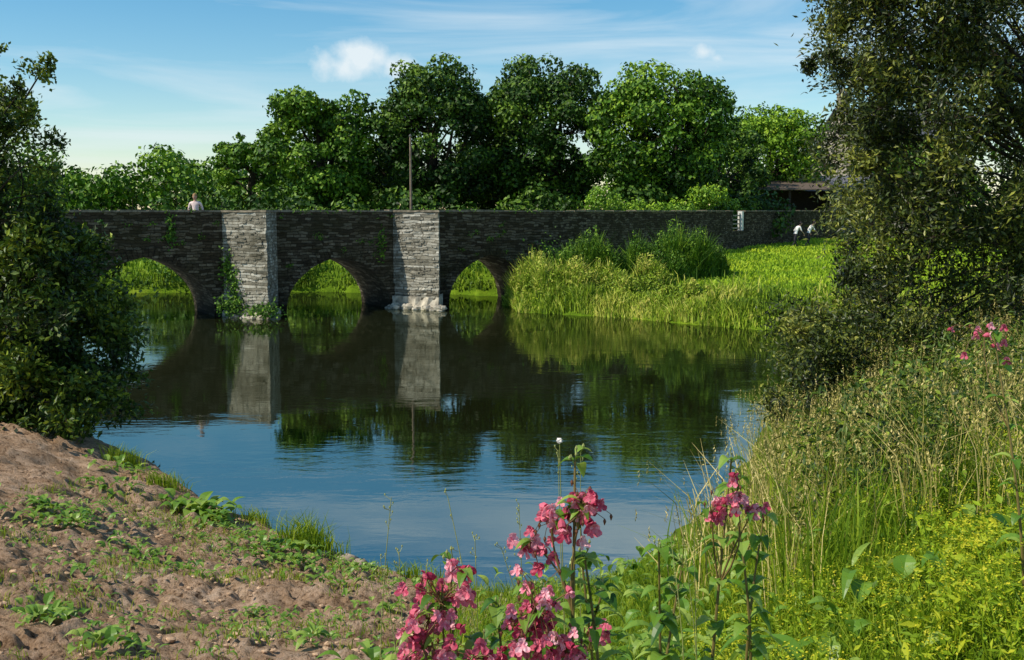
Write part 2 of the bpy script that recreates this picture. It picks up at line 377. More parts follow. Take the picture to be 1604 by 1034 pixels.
def rock(mb,c,r,m=0,sq=.7):
    n=8;k=6
    th=np.linspace(0,np.pi,k);ph=np.arange(n)*2*np.pi/n
    V=[]
    for t in th:
        for f in ph:
            rr=r*(1+.45*(R.uniform()-.5))
            V.append((c[0]+rr*math.sin(t)*math.cos(f)*1.2,c[1]+rr*math.sin(t)*math.sin(f),c[2]+rr*math.cos(t)*sq))
    Fq=[[i*n+j,i*n+(j+1)%n,(i+1)*n+(j+1)%n,(i+1)*n+j] for i in range(k-1) for j in range(n)]
    mb.add(V,Fq,R.uniform(),m)
mb=MB()
for i in range(34):
    t=R.uniform(-.1,1); rock(mb,(6.85-1.25+1.3*t+R.normal()*.1,-2.2*t-.1+R.normal()*.1,R.uniform(-.05,.14)),R.uniform(.07,.2))
for i in range(14):
    t=R.uniform(0,1); rock(mb,(-1.3+1.3*t,-2.2*t-.05,R.uniform(-.1,.05)),R.uniform(.08,.16))
mb.obj('pier_footing_stones',[M_cope2],parent=bridge)
mb=MB()
def wallplant(c,rx,rz,n,out=.25,L=.13):
    P=np.stack([c[0]+R.normal(size=n)*rx,-np.abs(R.normal(size=n))*out+c[1],c[2]+R.normal(size=n)*rz],1)
    leaves(mb,P,unit(rdir(n)*.7+np.array([-.3,-.6,.5])),R.uniform(.6,1.2,n)*L,R.uniform(.6,1.2,n)*L*.7,R.uniform(.1,.8,n))
wallplant((-2.9,0,3.15),.10,.3,140,.06)
wallplant((-.95,-.25,1.75),.12,.3,300,.12); wallplant((-.75,-.5,1.1),.15,.35,350,.14); wallplant((-6.5,0,1.2),.4,.5,900,.3)
wallplant((-.2,-2,.3),.3,.15,350,.2); wallplant((-.9,-.6,.4),.3,.22,450,.22); wallplant((5.3,0,2.6),.12,.4,110,.05); wallplant((12.9,-.1,1.6),.4,.5,600,.3)
for i in range(80):
    wallplant((R.uniform(-8,13),0,R.uniform(1.5,3.8) if R.uniform()<.4 else 3.9),.08,.05,22,.04,.08)
mb.obj('ivy',[M_leafmid],parent=bridge)

pole=bpy.data.objects.new('utility_pole',None); COL.objects.link(pole)
s=6.9; yl=.62; px=-9.8+.866*s-.5*yl; py=40.73+.5*s+.866*yl; pole.location=(px,py,DK)
mb=MB(); tube(mb,[(0,0,0),(0,0,2),(0,0,4.1)],[.055,.048,.040],ns=10)
mb.obj('shaft',[plain('pole_wood',(.20,.15,.11),.8,.3,10)],True,pole)
mb=MB(); tube(mb,[(0,0,4.1),(0,0,4.13),(0,0,4.2)],[.06,.06,.005],ns=10); tube(mb,[(0,0,.0),(0,0,.25)],[.09,.075],ns=10); mb.obj('cap_and_collar',[plain('iron',(.1,.1,.1),.6,.2,10)],False,pole)

# ------------------------------------------------------------------ approach wall
WP=np.array([(1.75,47.45),(4.2,49.7),(7.5,54),(12,61),(16.5,68.5),(20.8,75.5),(24,80)])
def along(P,n):
    L=np.concatenate([[0],np.cumsum(np.linalg.norm(np.diff(P,axis=0),axis=1))]); t=np.linspace(0,L[-1],n)
    return np.stack([np.interp(t,L,P[:,0]),np.interp(t,L,P[:,1])],1)
wl=along(WP,60); T=unit(np.gradient(wl,axis=0)); Nn=np.stack([-T[:,1],T[:,0]],1)
mb=MB()
G0,G1=27,30
for i in range(59):
    a0,a1=wl[i],wl[i+1]; b0=a0+Nn[i]*.45; b1=a1+Nn[i+1]*.45
    top0=3.84;top1=3.84
    if G0<=i<G1: top0=top1=2.75
    V=[(*a0,.8),(*a1,.8),(*a1,top1),(*a0,top0),(*b0,.8),(*b1,.8),(*b1,top1),(*b0,top0)]
    mb.add(V,[[0,1,2,3],[5,4,7,6],[3,2,6,7],[0,3,7,4],[1,5,6,2]])
    if G0<=i<G1: continue
    c0,c1=a0-Nn[i]*.05,a1-Nn[i+1]*.05; e0,e1=b0+Nn[i]*.05,b1+Nn[i+1]*.05; zt=3.9+R.uniform(-.02,.03)
    g=T[i]*.02
    V=[(*(c0+g),3.845),(*(c1-g),3.845),(*(e1-g),3.845),(*(e0+g),3.845),(*(c0+g),zt),(*(c1-g),zt),(*(e1-g),zt),(*(e0+g),zt)]
    mb.add(V,[[0,3,2,1],[4,5,6,7],[0,1,5,4],[1,2,6,5],[2,3,7,6],[3,0,4,7]],.5,1)
mb.obj('stone_wall',[M_stone_shaded,M_cope])
gate=bpy.data.objects.new('field_gate',None); COL.objects.link(gate)
ga,gb=wl[G0]+.1*T[G0]+Nn[G0]*.2,wl[G1]-.1*T[G1]+Nn[G1]*.2; gl=np.linalg.norm(gb-ga); gate.location=(*ga,2.755); gate.rotation_euler=(0,0,math.atan2(*(gb-ga)[::-1]))
mb=MB()
box(mb,-.02,.1,-.1,.08,0,1.05); box(mb,gl-.24,gl+.04,-.16,.1,0,1.1)
mb.obj('gate_posts',[plain('white_paint',(.72,.70,.66),.6,.1,5)],False,gate)
mb=MB()
for k in range(4): box(mb,.1,gl-.24,-.02,.02,.1+k*.24,.18+k*.24)
box(mb,.12,.2,-.045,-.022,.05,1.0); box(mb,gl-.33,gl-.25,-.045,-.022,.05,1.0)
mb.obj('gate_bars',[plain('grey_wood',(.25,.22,.18),.8,.3,9)],False,gate)

# ------------------------------------------------------------------ trees
def crown_leaves(mb,C,RC,n,L,W,m,vb=None,up=.25,shell=.5):
    for i,(c,r) in enumerate(zip(C,RC)):
        k=max(12,int(n*(r/np.mean(RC))**2))
        d=rdir(k); d[:,2]=d[:,2]+up*R.uniform(0,1,k); d=unit(d)
        rr=r*R.uniform(shell,1.08,k)**.7
        rr=rr*(1+.22*np.sin(d[:,0]*5+i)*np.sin(d[:,2]*4+i*2))
        P=c+d*rr[:,None]*np.array([1.1,1.1,.82])
        nn=unit(d*.75+rdir(k)*.6)
        v0=(vb[i] if vb is not None else R.uniform(.25,.75))
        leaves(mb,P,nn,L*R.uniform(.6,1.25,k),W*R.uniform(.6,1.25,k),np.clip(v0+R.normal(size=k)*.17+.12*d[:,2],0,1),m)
def big_tree(name,x,y,top,hw,mat,ncl=120,nl=230,low=.18,shape=1.0,L=.28,W=.19,depth=None):
    base=float(H(x,y)); h=top-base; mb=MB()
    dp=depth or hw
    zc=base+h*(low+(1-low)*.47); hh=h*(1-low)*.5
    nl_=12; ld=rdir(nl_); ld[:,2]=np.abs(ld[:,2])*.9-.1; ld=unit(ld)
    C=[];RC=[]
    while len(C)<ncl:
        d=rdir(1)[0]; lob=.77+.28*np.max(np.clip((ld@d-.7)/.3,0,1))
        f=R.uniform(.35,1)**.45
        r=hw*R.uniform(.10,.23)
        wz=1.0-.16*max(0,d[2])**2
        d2=np.sign(d)*np.abs(d)**.85
        p=np.array([x+d2[0]*(hw-r*.6)*f*lob*wz,y+d2[1]*(dp-r*.6)*f*lob*wz,zc+d2[2]*(hh-r*.75)*f*lob])
        C.append(p);RC.append(r)
    C=np.array(C)
    rel=(C[:,2]-zc)/hh
    vb=np.clip(.44+R.normal(size=ncl)*.17+.16*rel-.05*(C[:,0]-x)/hw,.08,.92)  # crown tops and sun side tinted lighter: sunlight painted into the leaf colour
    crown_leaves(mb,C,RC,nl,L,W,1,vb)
    tr=[(x,y,base-.2),(x+R.normal()*.1,y,base+h*.2),(x+R.normal()*.2,y+R.normal()*.2,base+h*.45),(x+R.normal()*.3,y,base+h*.8)]
    tube(mb,tr,[h*.035,h*.026,h*.018,h*.006],0,9)
    for i in R.choice(ncl,22,replace=False):
        t=R.uniform(.15,.6); s0=np.array([x,y,base+h*t]); tube(mb,curve(s0,C[i],6,.08,.06),np.linspace(h*.012,h*.003,6),0,5)
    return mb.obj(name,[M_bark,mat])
big_tree('elm_tree',-11.7,68,12.4,4.0,M_leafmid,190,140,.04)
big_tree('ash_tree',-5.0,70,14.0,4.6,M_leafdark,210,140,.04)
big_tree('ash_tree',2.4,72,14.8,5.1,M_leafdark,230,140,.04)
big_tree('lime_tree',9.4,68,13.8,5.0,M_leafmid,240,140,.06,depth=4)
big_tree('sycamore_tree',20.3,86,13.4,5.0,M_leafbright,170,140,.12)
big_tree('hazel_tree',-17.4,74,9.8,3.1,M_leafmid,80,140,.05)
big_tree('elm_tree',-1.4,78,12.2,3.7,M_leafdark,90,130,.05)
big_tree('elm_tree',15.2,80,11.4,3.6,M_leafdark,90,130,.05)
big_tree('hazel_tree',-8.2,76,9.4,3.0,M_leafdark,80,130,.05)
big_tree('elm_tree',30,80,10.0,3.8,M_leafmid,100,140,.08)
def shrubmass(name,pts,mat,nl=170,L=.24,W=.16):
    mb=MB(); C=[];RC=[]
    for (x,y,z,r) in pts: C.append((x,y,z));RC.append(r)
    crown_leaves(mb,np.array(C),RC,nl,L,W,1)
    for i in range(0,len(C),3):
        x,y,z=C[i]; b=float(H(x,y)); tube(mb,curve((x,y,b-.1),(x,y,z),4,.05),[.06,.05,.03,.02],0,5)
    return mb.obj(name,[M_bark,mat])
pts=[]
for i in range(110):
    x=R.uniform(-20,17); y=63+R.uniform(-3,4)+max(0,x)*.5; r=R.uniform(.7,1.3); pts.append((x,y,float(H(x,y))+R.uniform(.3,3.0),r))
shrubmass('undergrowth',pts,M_leafdark,100,.32,.22)
pts=[]
for i in range(62):
    t=R.uniform(.12,.72); q=wl[int(t*59)]+Nn[int(t*59)]*R.uniform(1.2,3.0); r=R.uniform(.45,.85)
    pts.append((q[0],q[1],R.uniform(2.8,4.5+.55*math.sin(t*16)),r))
shrubmass('hedge',pts,M_leafbright,180,.2,.13)
pts=[]
for i in range(330):
    x=R.uniform(-66,-12); y=105+R.uniform(-9,9); tp=8.9+1.3*math.sin(x*.35)+.9*math.sin(x*.9+1); r=R.uniform(1.0,1.9)
    pts.append((x,y,R.uniform(3,tp-r*.6),r))
for i in range(110):
    x=R.uniform(-8,75); y=115+R.uniform(-9,9); r=R.uniform(1.4,2.4); pts.append((x,y,R.uniform(3,8+.05*x),r))
shrubmass('distant_trees',pts,M_leafmid,130,.5,.36)
pts=[]
for i in range(95):
    x=R.uniform(-32,-1); y=54.5+R.uniform(-2.6,3); r=R.uniform(.35,.85); pts.append((x,y,float(H(x,y))+R.uniform(.0,.8),r))
shrubmass('riverside_shrubs',pts,M_leafmid,120,.2,.13)

def near_tree(name,base,trunk_top,C,RC,nl,L,W,mat,trunk_r=.16,limb=.5,stems=((0,0),),leafspread=.2):
    mb=MB(); C=np.array(C)
    base=np.array(base,float)
    for sx,sy in stems:
        tt=np.array(trunk_top)+np.array([sx*2.5,sy*2.5,0]); P=curve(base+np.array([sx,sy,-.2]),tt,8,.04)
        tube(mb,P,np.linspace(trunk_r,trunk_r*.25,8),0,9)
    for i,(c,r) in enumerate(zip(C,RC)):
        if R.uniform()<limb:
            P0=P[min(7,max(2,int(7*(c[2]-base[2])/(trunk_top[2]-base[2])*.7)))]
            br=curve(P0,c,7,.09,.05); tube(mb,br,np.linspace(trunk_r*.2,.006,7),0,5)
        nt_=max(4,int(14*r/ .6)); va=R.uniform(.12,.66)
        for k in range(nt_):
            d=unit(R.normal(size=3)+np.array([0,0,.3])); s0=c+R.normal(size=3)*r*.15; e=c+d*r*R.uniform(.6,1.2)*np.array([1.1,1.1,.9])
            tw=curve(s0,e,4,.1,.05); tube(mb,tw,np.linspace(.007,.002,4),0,3)
            n=int(nl/nt_*(r/.5)); t=R.uniform(.1,1.05,n)[:,None]
            Pp=s0+(e-s0)*t+R.normal(size=(n,3))*r*leafspread
            v0=va+R.uniform(-.15,.2)
            ax=unit(d+rdir(n)*.8)
            leaves(mb,Pp,unit(rdir(n)+np.array([-.3,-.1,.5])),L*R.uniform(.6,1.2,n),W*R.uniform(.6,1.2,n),np.clip(v0+R.normal(size=n)*.2,0,1),1,ax)
    return mb.obj(name,[M_bark,mat])
C=[];RC=[]
for i in range(200):
    z=R.uniform(1.5,7.6)
    xl=np.interp(z,[1.5,2.6,3.4,4.6,5.6,7.6],[4.1,4.35,4.65,4.75,4.65,4.5])+.12*math.sin(z*5)
    x=xl+(8.2-xl)*R.uniform(0,1)**1.2; y=14.6+R.uniform(-1.7,1.9); r=R.uniform(.38,.64)
    C.append((x,y,z));RC.append(r)
for (x,z,r) in [(4.1,6.2,.33),(4.3,6.6,.4),(4.2,5.6,.33),(3.95,5.75,.22),(3.85,6.9,.22),(4.1,7.2,.35),(4.4,5.1,.3),(4.6,7.2,.45),(4.25,7.0,.3),(4.5,4.5,.28),(4.6,4.8,.35),(4.65,5.3,.35),(4.35,3.0,.3),(4.1,2.5,.36),(3.95,2.0,.42),(3.7,1.75,.36),(3.9,2.3,.26),(4.2,1.6,.5),(3.55,1.4,.33),(3.9,1.3,.4)]:
    for k in range(2): C.append((x+R.normal()*.05,14+R.normal()*.35,z));RC.append(r)
near_tree('willow_tree',(7.6,15.2,1.6),(7.6,15,8.2),C,RC,570,.092,.036,M_olive,.17,.22)
C=[];RC=[]
for i in range(62):
    z=R.uniform(3.2,5.9); x=-8.0+R.uniform(-1.2,.85)*(1-.15*(z-3.4)); C.append((x,16.5+R.uniform(-1,1),z));RC.append(R.uniform(.3,.5))
for (x,z,r) in [(-6.95,5.9,.26),(-6.75,6.05,.18),(-7.05,5.3,.3),(-6.8,4.9,.28),(-6.85,4.5,.3),(-7.6,6.25,.2),(-7.2,5.65,.2),(-6.9,4.1,.35),(-6.7,3.8,.3),(-7.0,3.6,.4)]:
    C.append((x,16.2,z));RC.append(r)
near_tree('hawthorn_tree',(-8.6,16.8,1.0),(-8.3,16.6,5.7),C,RC,400,.085,.05,M_bush,.11,.4)
C=[];RC=[]
for i in range(130):
    z=R.uniform(.2,3.5); t=(z-.4)/3.1; xr=-6.45+.25*math.sin(t*3.2)-.3*t; x=-9.3+(xr+9.3)*R.uniform(0,1)**.7; C.append((x,16.9+R.uniform(-1.5,1.2),z)); RC.append(R.uniform(.3,.5))
near_tree('elder_bush',(-8.2,17.3,.6),(-8.0,17.3,3.2),C,RC,400,.12,.06,M_bush,.07,.3,stems=((0,0),(.2,.1),(-.2,0)))

# ------------------------------------------------------------------ grasses
def scatter(n,x0,x1,y0,y1,cond):
    X=[];Y=[];tot=0
    while tot<n:
        x=R.uniform(x0,x1,n);y=R.uniform(y0,y1,n);k=cond(x,y); X.append(x[k]);Y.append(y[k]);tot+=k.sum()
        if k.sum()==0: break
    X=np.concatenate(X)[:n];Y=np.concatenate(Y)[:n]
    return np.stack([X,Y,H(X,Y)-.02],1)
mb=MB()
P=scatter(22000,-.5,17,34.5,52,lambda x,y:(lambda d:(d>-.05)&(d<R.exponential(.9,len(x))+.1)&((x-1.2)*.95+46.6>y))(sdist(x,y)))
cn=vnoise(P[:,0]*1.1,P[:,1]*1.1,3)
blades(mb,P,R.uniform(.25,1.0,len(P))*(.15+.95*cn**1.4),.045,R.uniform(.1,.8,len(P)),np.clip(.12+.75*vnoise(P[:,0]*.9,P[:,1]*.9,39)+R.normal(0,.18,len(P)),0,1))
P=scatter(4000,-34,0,50,56,lambda x,y:(sdist(x,y)>-.05)&(sdist(x,y)<R.exponential(.7,len(x))))
blades(mb,P,R.uniform(.1,.45,len(P))*(.3+vnoise(P[:,0]*1.1,P[:,1],3)),.06,R.uniform(.1,.8,len(P)),np.clip(-.1+.6*vnoise(P[:,0]*.9,P[:,1]*.7,39)+R.normal(0,.16,len(P)),0,1))
mb.obj('riverbank_reeds',[M_reed])
mb=MB()
P=scatter(38000,0,34,36,76,lambda x,y:(sdist(x,y)>.5)&(x>(y-47)*.66)&(x<y*.45))
blades(mb,P,R.uniform(.06,.22,len(P)),.06,R.uniform(.1,.8,len(P)),np.clip(vnoise(P[:,0]*.4,P[:,1]*.4,8)*.7+R.normal(.22,.13,len(P)),0,1))
P=scatter(9000,-34,-.5,51,61,lambda x,y:sdist(x,y)>0)
blades(mb,P,R.uniform(.12,.45,len(P))*(.3+vnoise(P[:,0]*.9,P[:,1]*.9,18)),.06,R.uniform(.1,.7,len(P)),np.clip(vnoise(P[:,0]*.6,P[:,1]*.6,19)*.6+R.normal(-.15,.15,len(P)),0,1))
mb.obj('meadow_grass',[M_meadow])
def tuftshrub(name,blobs,mat,irr=.8):
    mb=MB()
    for x,y,rx,h in blobs:
        n=int(2600*rx); a=R.uniform(0,2*np.pi,n); r=rx*np.sqrt(R.uniform(0,1,n)); X=x+r*np.cos(a);Y=y+r*np.sin(a)*.7
        nz=(1-irr*.5)+irr*vnoise(X*2.6,Y*2.6,int(x*10)%50)
        hh=h*np.sqrt(np.maximum(1-(r/rx)**2,.12))*R.uniform(.55,1.2,n)*nz
        blades(mb,np.stack([X,Y,H(X,Y)],1),hh,.04,R.uniform(.05,.5,n),np.clip(R.normal(.45,.22,n)+(nz-1)*.5,0,1))
        n=int(1500*rx); a=R.uniform(0,2*np.pi,n); r=rx*np.sqrt(R.uniform(0,1,n)); X=x+r*np.cos(a);Y=y+r*np.sin(a)*.7
        nz=(1-irr*.5)+irr*vnoise(X*2.6,Y*2.6,int(x*10)%50)
        Z=H(X,Y)+h*np.sqrt(np.maximum(1-(r/rx)**2,.05))*R.uniform(.5,1.1,n)*nz
        leaves(mb,np.stack([X,Y,Z],1),unit(rdir(n)+np.array([-.3,-.3,.8])),.13,.06,np.clip(R.normal(.45,.2,n)+(nz-1)*.5,0,1))
    return mb.obj(name,[mat])
tuftshrub('osier_bush',[(3.1,44.6,1.1,1.85),(2.2,44.0,.9,1.3),(4.0,44.4,.8,1.3)],M_leafmid,.7)
tuftshrub('osier_bush',[(6.9,45.0,1.5,1.95),(5.5,44.6,1.1,1.7),(8.1,45.6,1.0,1.4),(6.2,44.0,1,1.3),(7.6,44.6,.7,1.9)],M_leafmid,.7)
tuftshrub('reed_clump',[(1.1,43.3,1.1,1.1),(2.3,42.3,1.3,.9),(4.4,41.4,1.3,.75),(6.3,39.6,1.0,.5),(.6,45,1.0,1.4),(3.3,42.6,1.2,.9),(5.2,42.3,1.2,.8),(1.5,42.2,.6,1.2)],M_reed,1.3)

# near right bank
mb=MB()
P=scatter(15000,.8,10,6.0,20,lambda x,y:(x>.235*y+.45*(vnoise(x*1.4,y*1.4,70)-.4))&(x<.55*y+.3)&(sdist(x,y)>.1)&(vnoise(x*2.3,y*2.3,71)>.25))
hh=R.uniform(.3,.85,len(P))*(.55+.8*vnoise(P[:,0]*1.6,P[:,1]*1.6,72))
blades(mb,P,hh,R.uniform(.006,.016,len(P)),R.uniform(.1,.9,len(P)),np.clip(.08+.6*vnoise(P[:,0]*1.1,P[:,1]*1.1,73)+R.normal(.0,.2,len(P)),0,1),0)
P=scatter(3600,.8,9,6.2,17,lambda x,y:(x>.23*y-.05+.5*(vnoise(x*1.4,y*1.4,70)-.4))&(x<.53*y)&(sdist(x,y)>.05)&(vnoise(x*1.7,y*1.7,75)>.3))
tp=blades(mb,P,R.uniform(.6,1.15,len(P)),.006,R.uniform(.05,.7,len(P)),R.uniform(.2,.9,len(P)),1)
for j in range(8):
    q=tp-np.array([0,0,1])*(j*.016)+R.normal(size=tp.shape)*.006
    leaves(mb,q,rdir(len(q)),.028,.011,R.uniform(.1,.9,len(q)),1,np.tile([0,0,1.],(len(q),1))+R.normal(size=q.shape)*.3)
mb.obj('tall_grass',[M_grass,M_dry])
mb=MB()
P=scatter(260,1.3,8,6.0,13,lambda x,y:(x>.26*y)&(x<.5*y)&(sdist(x,y)>.3)&(vnoise(x*1.2,y*1.2,81)>.45))
for b in P:
    h=R.uniform(.5,1.1); top=b+np.array([R.normal()*.1,R.normal()*.1,h]); tube(mb,curve(b,top,4,.05),[.005,.004,.003,.002],0,4)
    n=60; t=R.uniform(.2,1.02,n)[:,None]; q=b+(top-b)*t+R.normal(size=(n,3))*np.array([.07,.07,.03])*(1.15-t*.6)
    leaves(mb,q,unit(rdir(n)*.7+np.array([0,0,.8])),R.uniform(.05,.10,n),R.uniform(.018,.034,n),np.clip(R.normal(.5,.24,n),0,1),1)
mb.obj('hemp_agrimony',[M_stem,M_bush])
mb=MB()
for cx,cy,n,hm in [(1.95,10.2,60,1.35),(2.3,9.4,50,1.25),(1.7,9.6,45,1.1),(2.6,10.6,50,1.35),(1.9,8.6,40,1.1),(1.5,8.3,26,.9)]:
    X=cx+R.normal(size=n)*.15;Y=cy+R.normal(size=n)*.13; B=np.stack([X,Y,H(X,Y)],1)
    tp=blades(mb,B,R.uniform(.5,1,n)*hm,R.uniform(.009,.018,n),R.uniform(.15,.8,n),R.uniform(.3,1,n),0 if R.uniform()<.5 else 1)
    q=tp[::4]
    for j in range(7): leaves(mb,q-np.array([0,0,1])*(j*.02)+R.normal(size=q.shape)*.006,rdir(len(q)),.04,.013,R.uniform(.4,1,len(q)),1,np.tile([0,0,1.],(len(q),1))+R.normal(size=q.shape)*.3)
mb.obj('sedge_clump',[M_grass,M_dry])

mb=MB()
P=scatter(1500,.6,4.6,2.9,8.0,lambda x,y:(x>.19*y-.05+.35*(vnoise(x*2,y*2,4)-.3))&(x<.56*y+.3)&(vnoise(x*2.4,y*2.4,62)>.22))
for b in P:
    hn=vnoise(b[0]*1.5,b[1]*1.5,6); h=R.uniform(.16,.5)*(.55+.8*hn); lean=R.normal(size=2)*.22*h
    top=b+np.array([lean[0],lean[1],h])
    tube(mb,[b,(b+top)/2+np.array([0,0,.01]),top],[.003,.0025,.0015],0,3,.4)
    yel=vnoise(b[0]*1.3,b[1]*1.3,61)
    big=R.uniform()<.25
    n=14 if big else 24; t=R.uniform(.1,1,n)[:,None]; q=b+(top-b)*t+R.normal(size=(n,3))*np.array([.035,.035,.012])
    leaves(mb,q,unit(rdir(n)*.8+np.array([0,0,.8])),R.uniform(.03,.06,n)*(1.6 if big else 1),R.uniform(.010,.02,n)*(2.0 if big else 1),np.clip(R.normal(.25+.35*yel,.17,n),0,1))
    if yel>.3 and R.uniform()<.8:
        n=16; q=top+R.normal(size=(n,3))*np.array([.026,.026,.016]); leaves(mb,q,unit(rdir(n)*.6+np.array([0,0,1])),.013,.010,np.clip(R.normal(.85,.13,n),0,1))
mb.obj('yellow_bedstraw',[M_herb])
mb=MB()
P=scatter(15000,.5,5,2.6,8.6,lambda x,y:(x>.19*y-.15+.35*(vnoise(x*2,y*2,4)-.3))&(x<.56*y+.3))
blades(mb,P,R.uniform(.10,.42,len(P))*(.5+.9*vnoise(P[:,0]*1.8,P[:,1]*1.8,64)),R.uniform(.004,.009,len(P)),R.uniform(.2,1,len(P)),np.clip(R.normal(.45,.25,len(P)),0,1))
P=scatter(14000,-.9,2.6,4.6,11.8,lambda x,y:(vnoise(x*2.2,y*2.2,14)+.5*sst(-.2,.6,x)>.40)&(x>-.08*y)&(sdist(x,y)>.0))
blades(mb,P,R.uniform(.08,.34,len(P))*(.5+.5*sst(0,1.5,sdist(P[:,0],P[:,1]))),R.uniform(.005,.009,len(P)),R.uniform(.2,.9,len(P)),np.clip(R.normal(.5,.22,len(P)),0,1))
mb.obj('bank_grass',[M_grass])

# ------------------------------------------------------------------ broad leaves
def bigleaf(mb,b,d,up,L,W,droop,v,m=0):
    d=np.array(d,float);d/=np.linalg.norm(d); s=np.cross(d,up); s/=np.linalg.norm(s)+1e-9; u=np.cross(s,d)
    k=7;V=[]
    for i in range(k):
        t=i/(k-1); w=W*.5*(math.sin(math.pi*t**.8)**.8 if 0<t<1 else .03)
        c=np.array(b)+d*L*t*(1-.15*droop*t)+u*L*(.12*math.sin(math.pi*t))-np.array([0,0,1])*droop*L*t*t*.6
        rip=.012*math.sin(i*2.4)*L*3
        V+=[c-s*w+u*w*.35,c+u*rip*.2,c+s*w+u*w*.35]
    Fq=[]
    for i in range(k-1):
        Fq+=[[i*3,i*3+1,i*3+4,i*3+3],[i*3+1,i*3+2,i*3+5,i*3+4]]
    mb.add(V,Fq,np.clip(v+np.tile([0,.12],k-1),0,1),m)
def rosette(mb,x,y,n,L,W,spread,m=0,lift=.6,v=.5):
    for i in range(n):
        a=R.uniform(0,2*math.pi); r=abs(R.normal())*spread; xx=x+r*math.cos(a);yy=y+r*math.sin(a)
        z=float(H(xx,yy))+.01; a2=a+R.normal()*.8
        bigleaf(mb,(xx,yy,z+R.uniform(0,.08)),(math.cos(a2),math.sin(a2),R.uniform(.1,1.4)*lift),(0,0,1),L*R.uniform(.5,1.1),W*R.uniform(.6,1.1),R.uniform(.1,.9),np.clip(R.normal(v,.18),0,1),m)
mb=MB()
WD=[(-4.6,10.6,60,.2,.08,.28),(-4.2,10.2,40,.17,.07,.2),(-3.5,9.9,35,.15,.06,.2),(-3.8,12.8,60,.28,.15,.22),(-3.45,12.4,30,.2,.1,.15),(-2.5,11.0,80,.16,.07,.28),(-2.2,10.6,60,.14,.07,.25),
    (-3.1,7.0,40,.16,.07,.14),(-3.0,6.7,20,.13,.06,.12),(-2.4,6.1,22,.17,.08,.1),(-1.25,6.6,26,.14,.05,.12),(-2.7,9.2,32,.13,.06,.25),(-1.7,9.6,35,.13,.05,.25),(-3.4,8.4,20,.12,.06,.2),(-2.0,8.0,18,.10,.04,.15),(-4.9,12.8,30,.2,.08,.3),(-1.0,8.6,36,.15,.05,.25),(-.8,6.0,26,.2,.07,.15),(-1.5,10.4,40,.13,.05,.2),(-.9,9.9,50,.14,.05,.25),(-3.0,11.8,36,.16,.07,.22),(-5.4,14.6,40,.2,.09,.3)]
for x,y,n,L,W,sp in WD: rosette(mb,x,y,n,L,W,sp)
for i in range(330):
    x=R.uniform(-5,0);y=R.uniform(5.5,12.5)
    if x>-.48*y and sdist(x,y)>.2 and vnoise(x*.8,y*.8,88)>.36: rosette(mb,x,y,R.integers(4,12),R.uniform(.05,.10),.03,.08)
mb.obj('dock_weeds',[M_balsamleaf])
mb=MB()
for cx,cy,n,h in [(-2.25,11.55,260,.5),(-2.1,11.4,140,.35),(-4.6,14.0,160,.3),(-3.1,12.9,120,.22),(-5.6,15.4,200,.35),(-1.0,10.7,120,.25)]:
    X=cx+R.normal(size=n)*.14;Y=cy+R.normal(size=n)*.1; blades(mb,np.stack([X,Y,H(X,Y)],1),R.uniform(.4,1,n)*h,.012,R.uniform(.2,.8,n),R.uniform(.1,.8,n))
n=15000; X=R.uniform(-5.2,.4,n);Y=R.uniform(5.2,13,n); k=(vnoise(X*1.3,Y*1.3,91)*.6+.4*vnoise(X*4,Y*4,92)>.60)&(sdist(X,Y)>.15); X=X[k];Y=Y[k]
blades(mb,np.stack([X,Y,H(X,Y)],1),R.uniform(.03,.12,len(X)),.007,R.uniform(.3,.9,len(X)),R.uniform(.2,.9,len(X)))
mb.obj('grass_tufts',[M_grass])
mb=MB()
for i in range(800):
    x=R.uniform(-5,.0);y=R.uniform(5.3,12.5)
    if sdist(np.array([x]),np.array([y]))[0]>.02: rock(mb,(x,y,float(H(x,y))-.005),R.uniform(.008,.028),0,.6)
mb.obj('earth_clods',[plain('dry_clod',(.50,.34,.22),.95,.35,14,.1,.01)],False)
mb=MB()
for x,y,r in [(-1.75,11.2,.09),(-1.45,10.9,.06),(-1.6,11.1,.07),(-.9,10.7,.05),(-2.0,11.3,.05)]: rock(mb,(x,y,float(H(x,y))+.03),r)
mb.obj('bank_stones',[plain('bank_stone',(.36,.29,.22),.9,.4,14,.2,.01)],True)

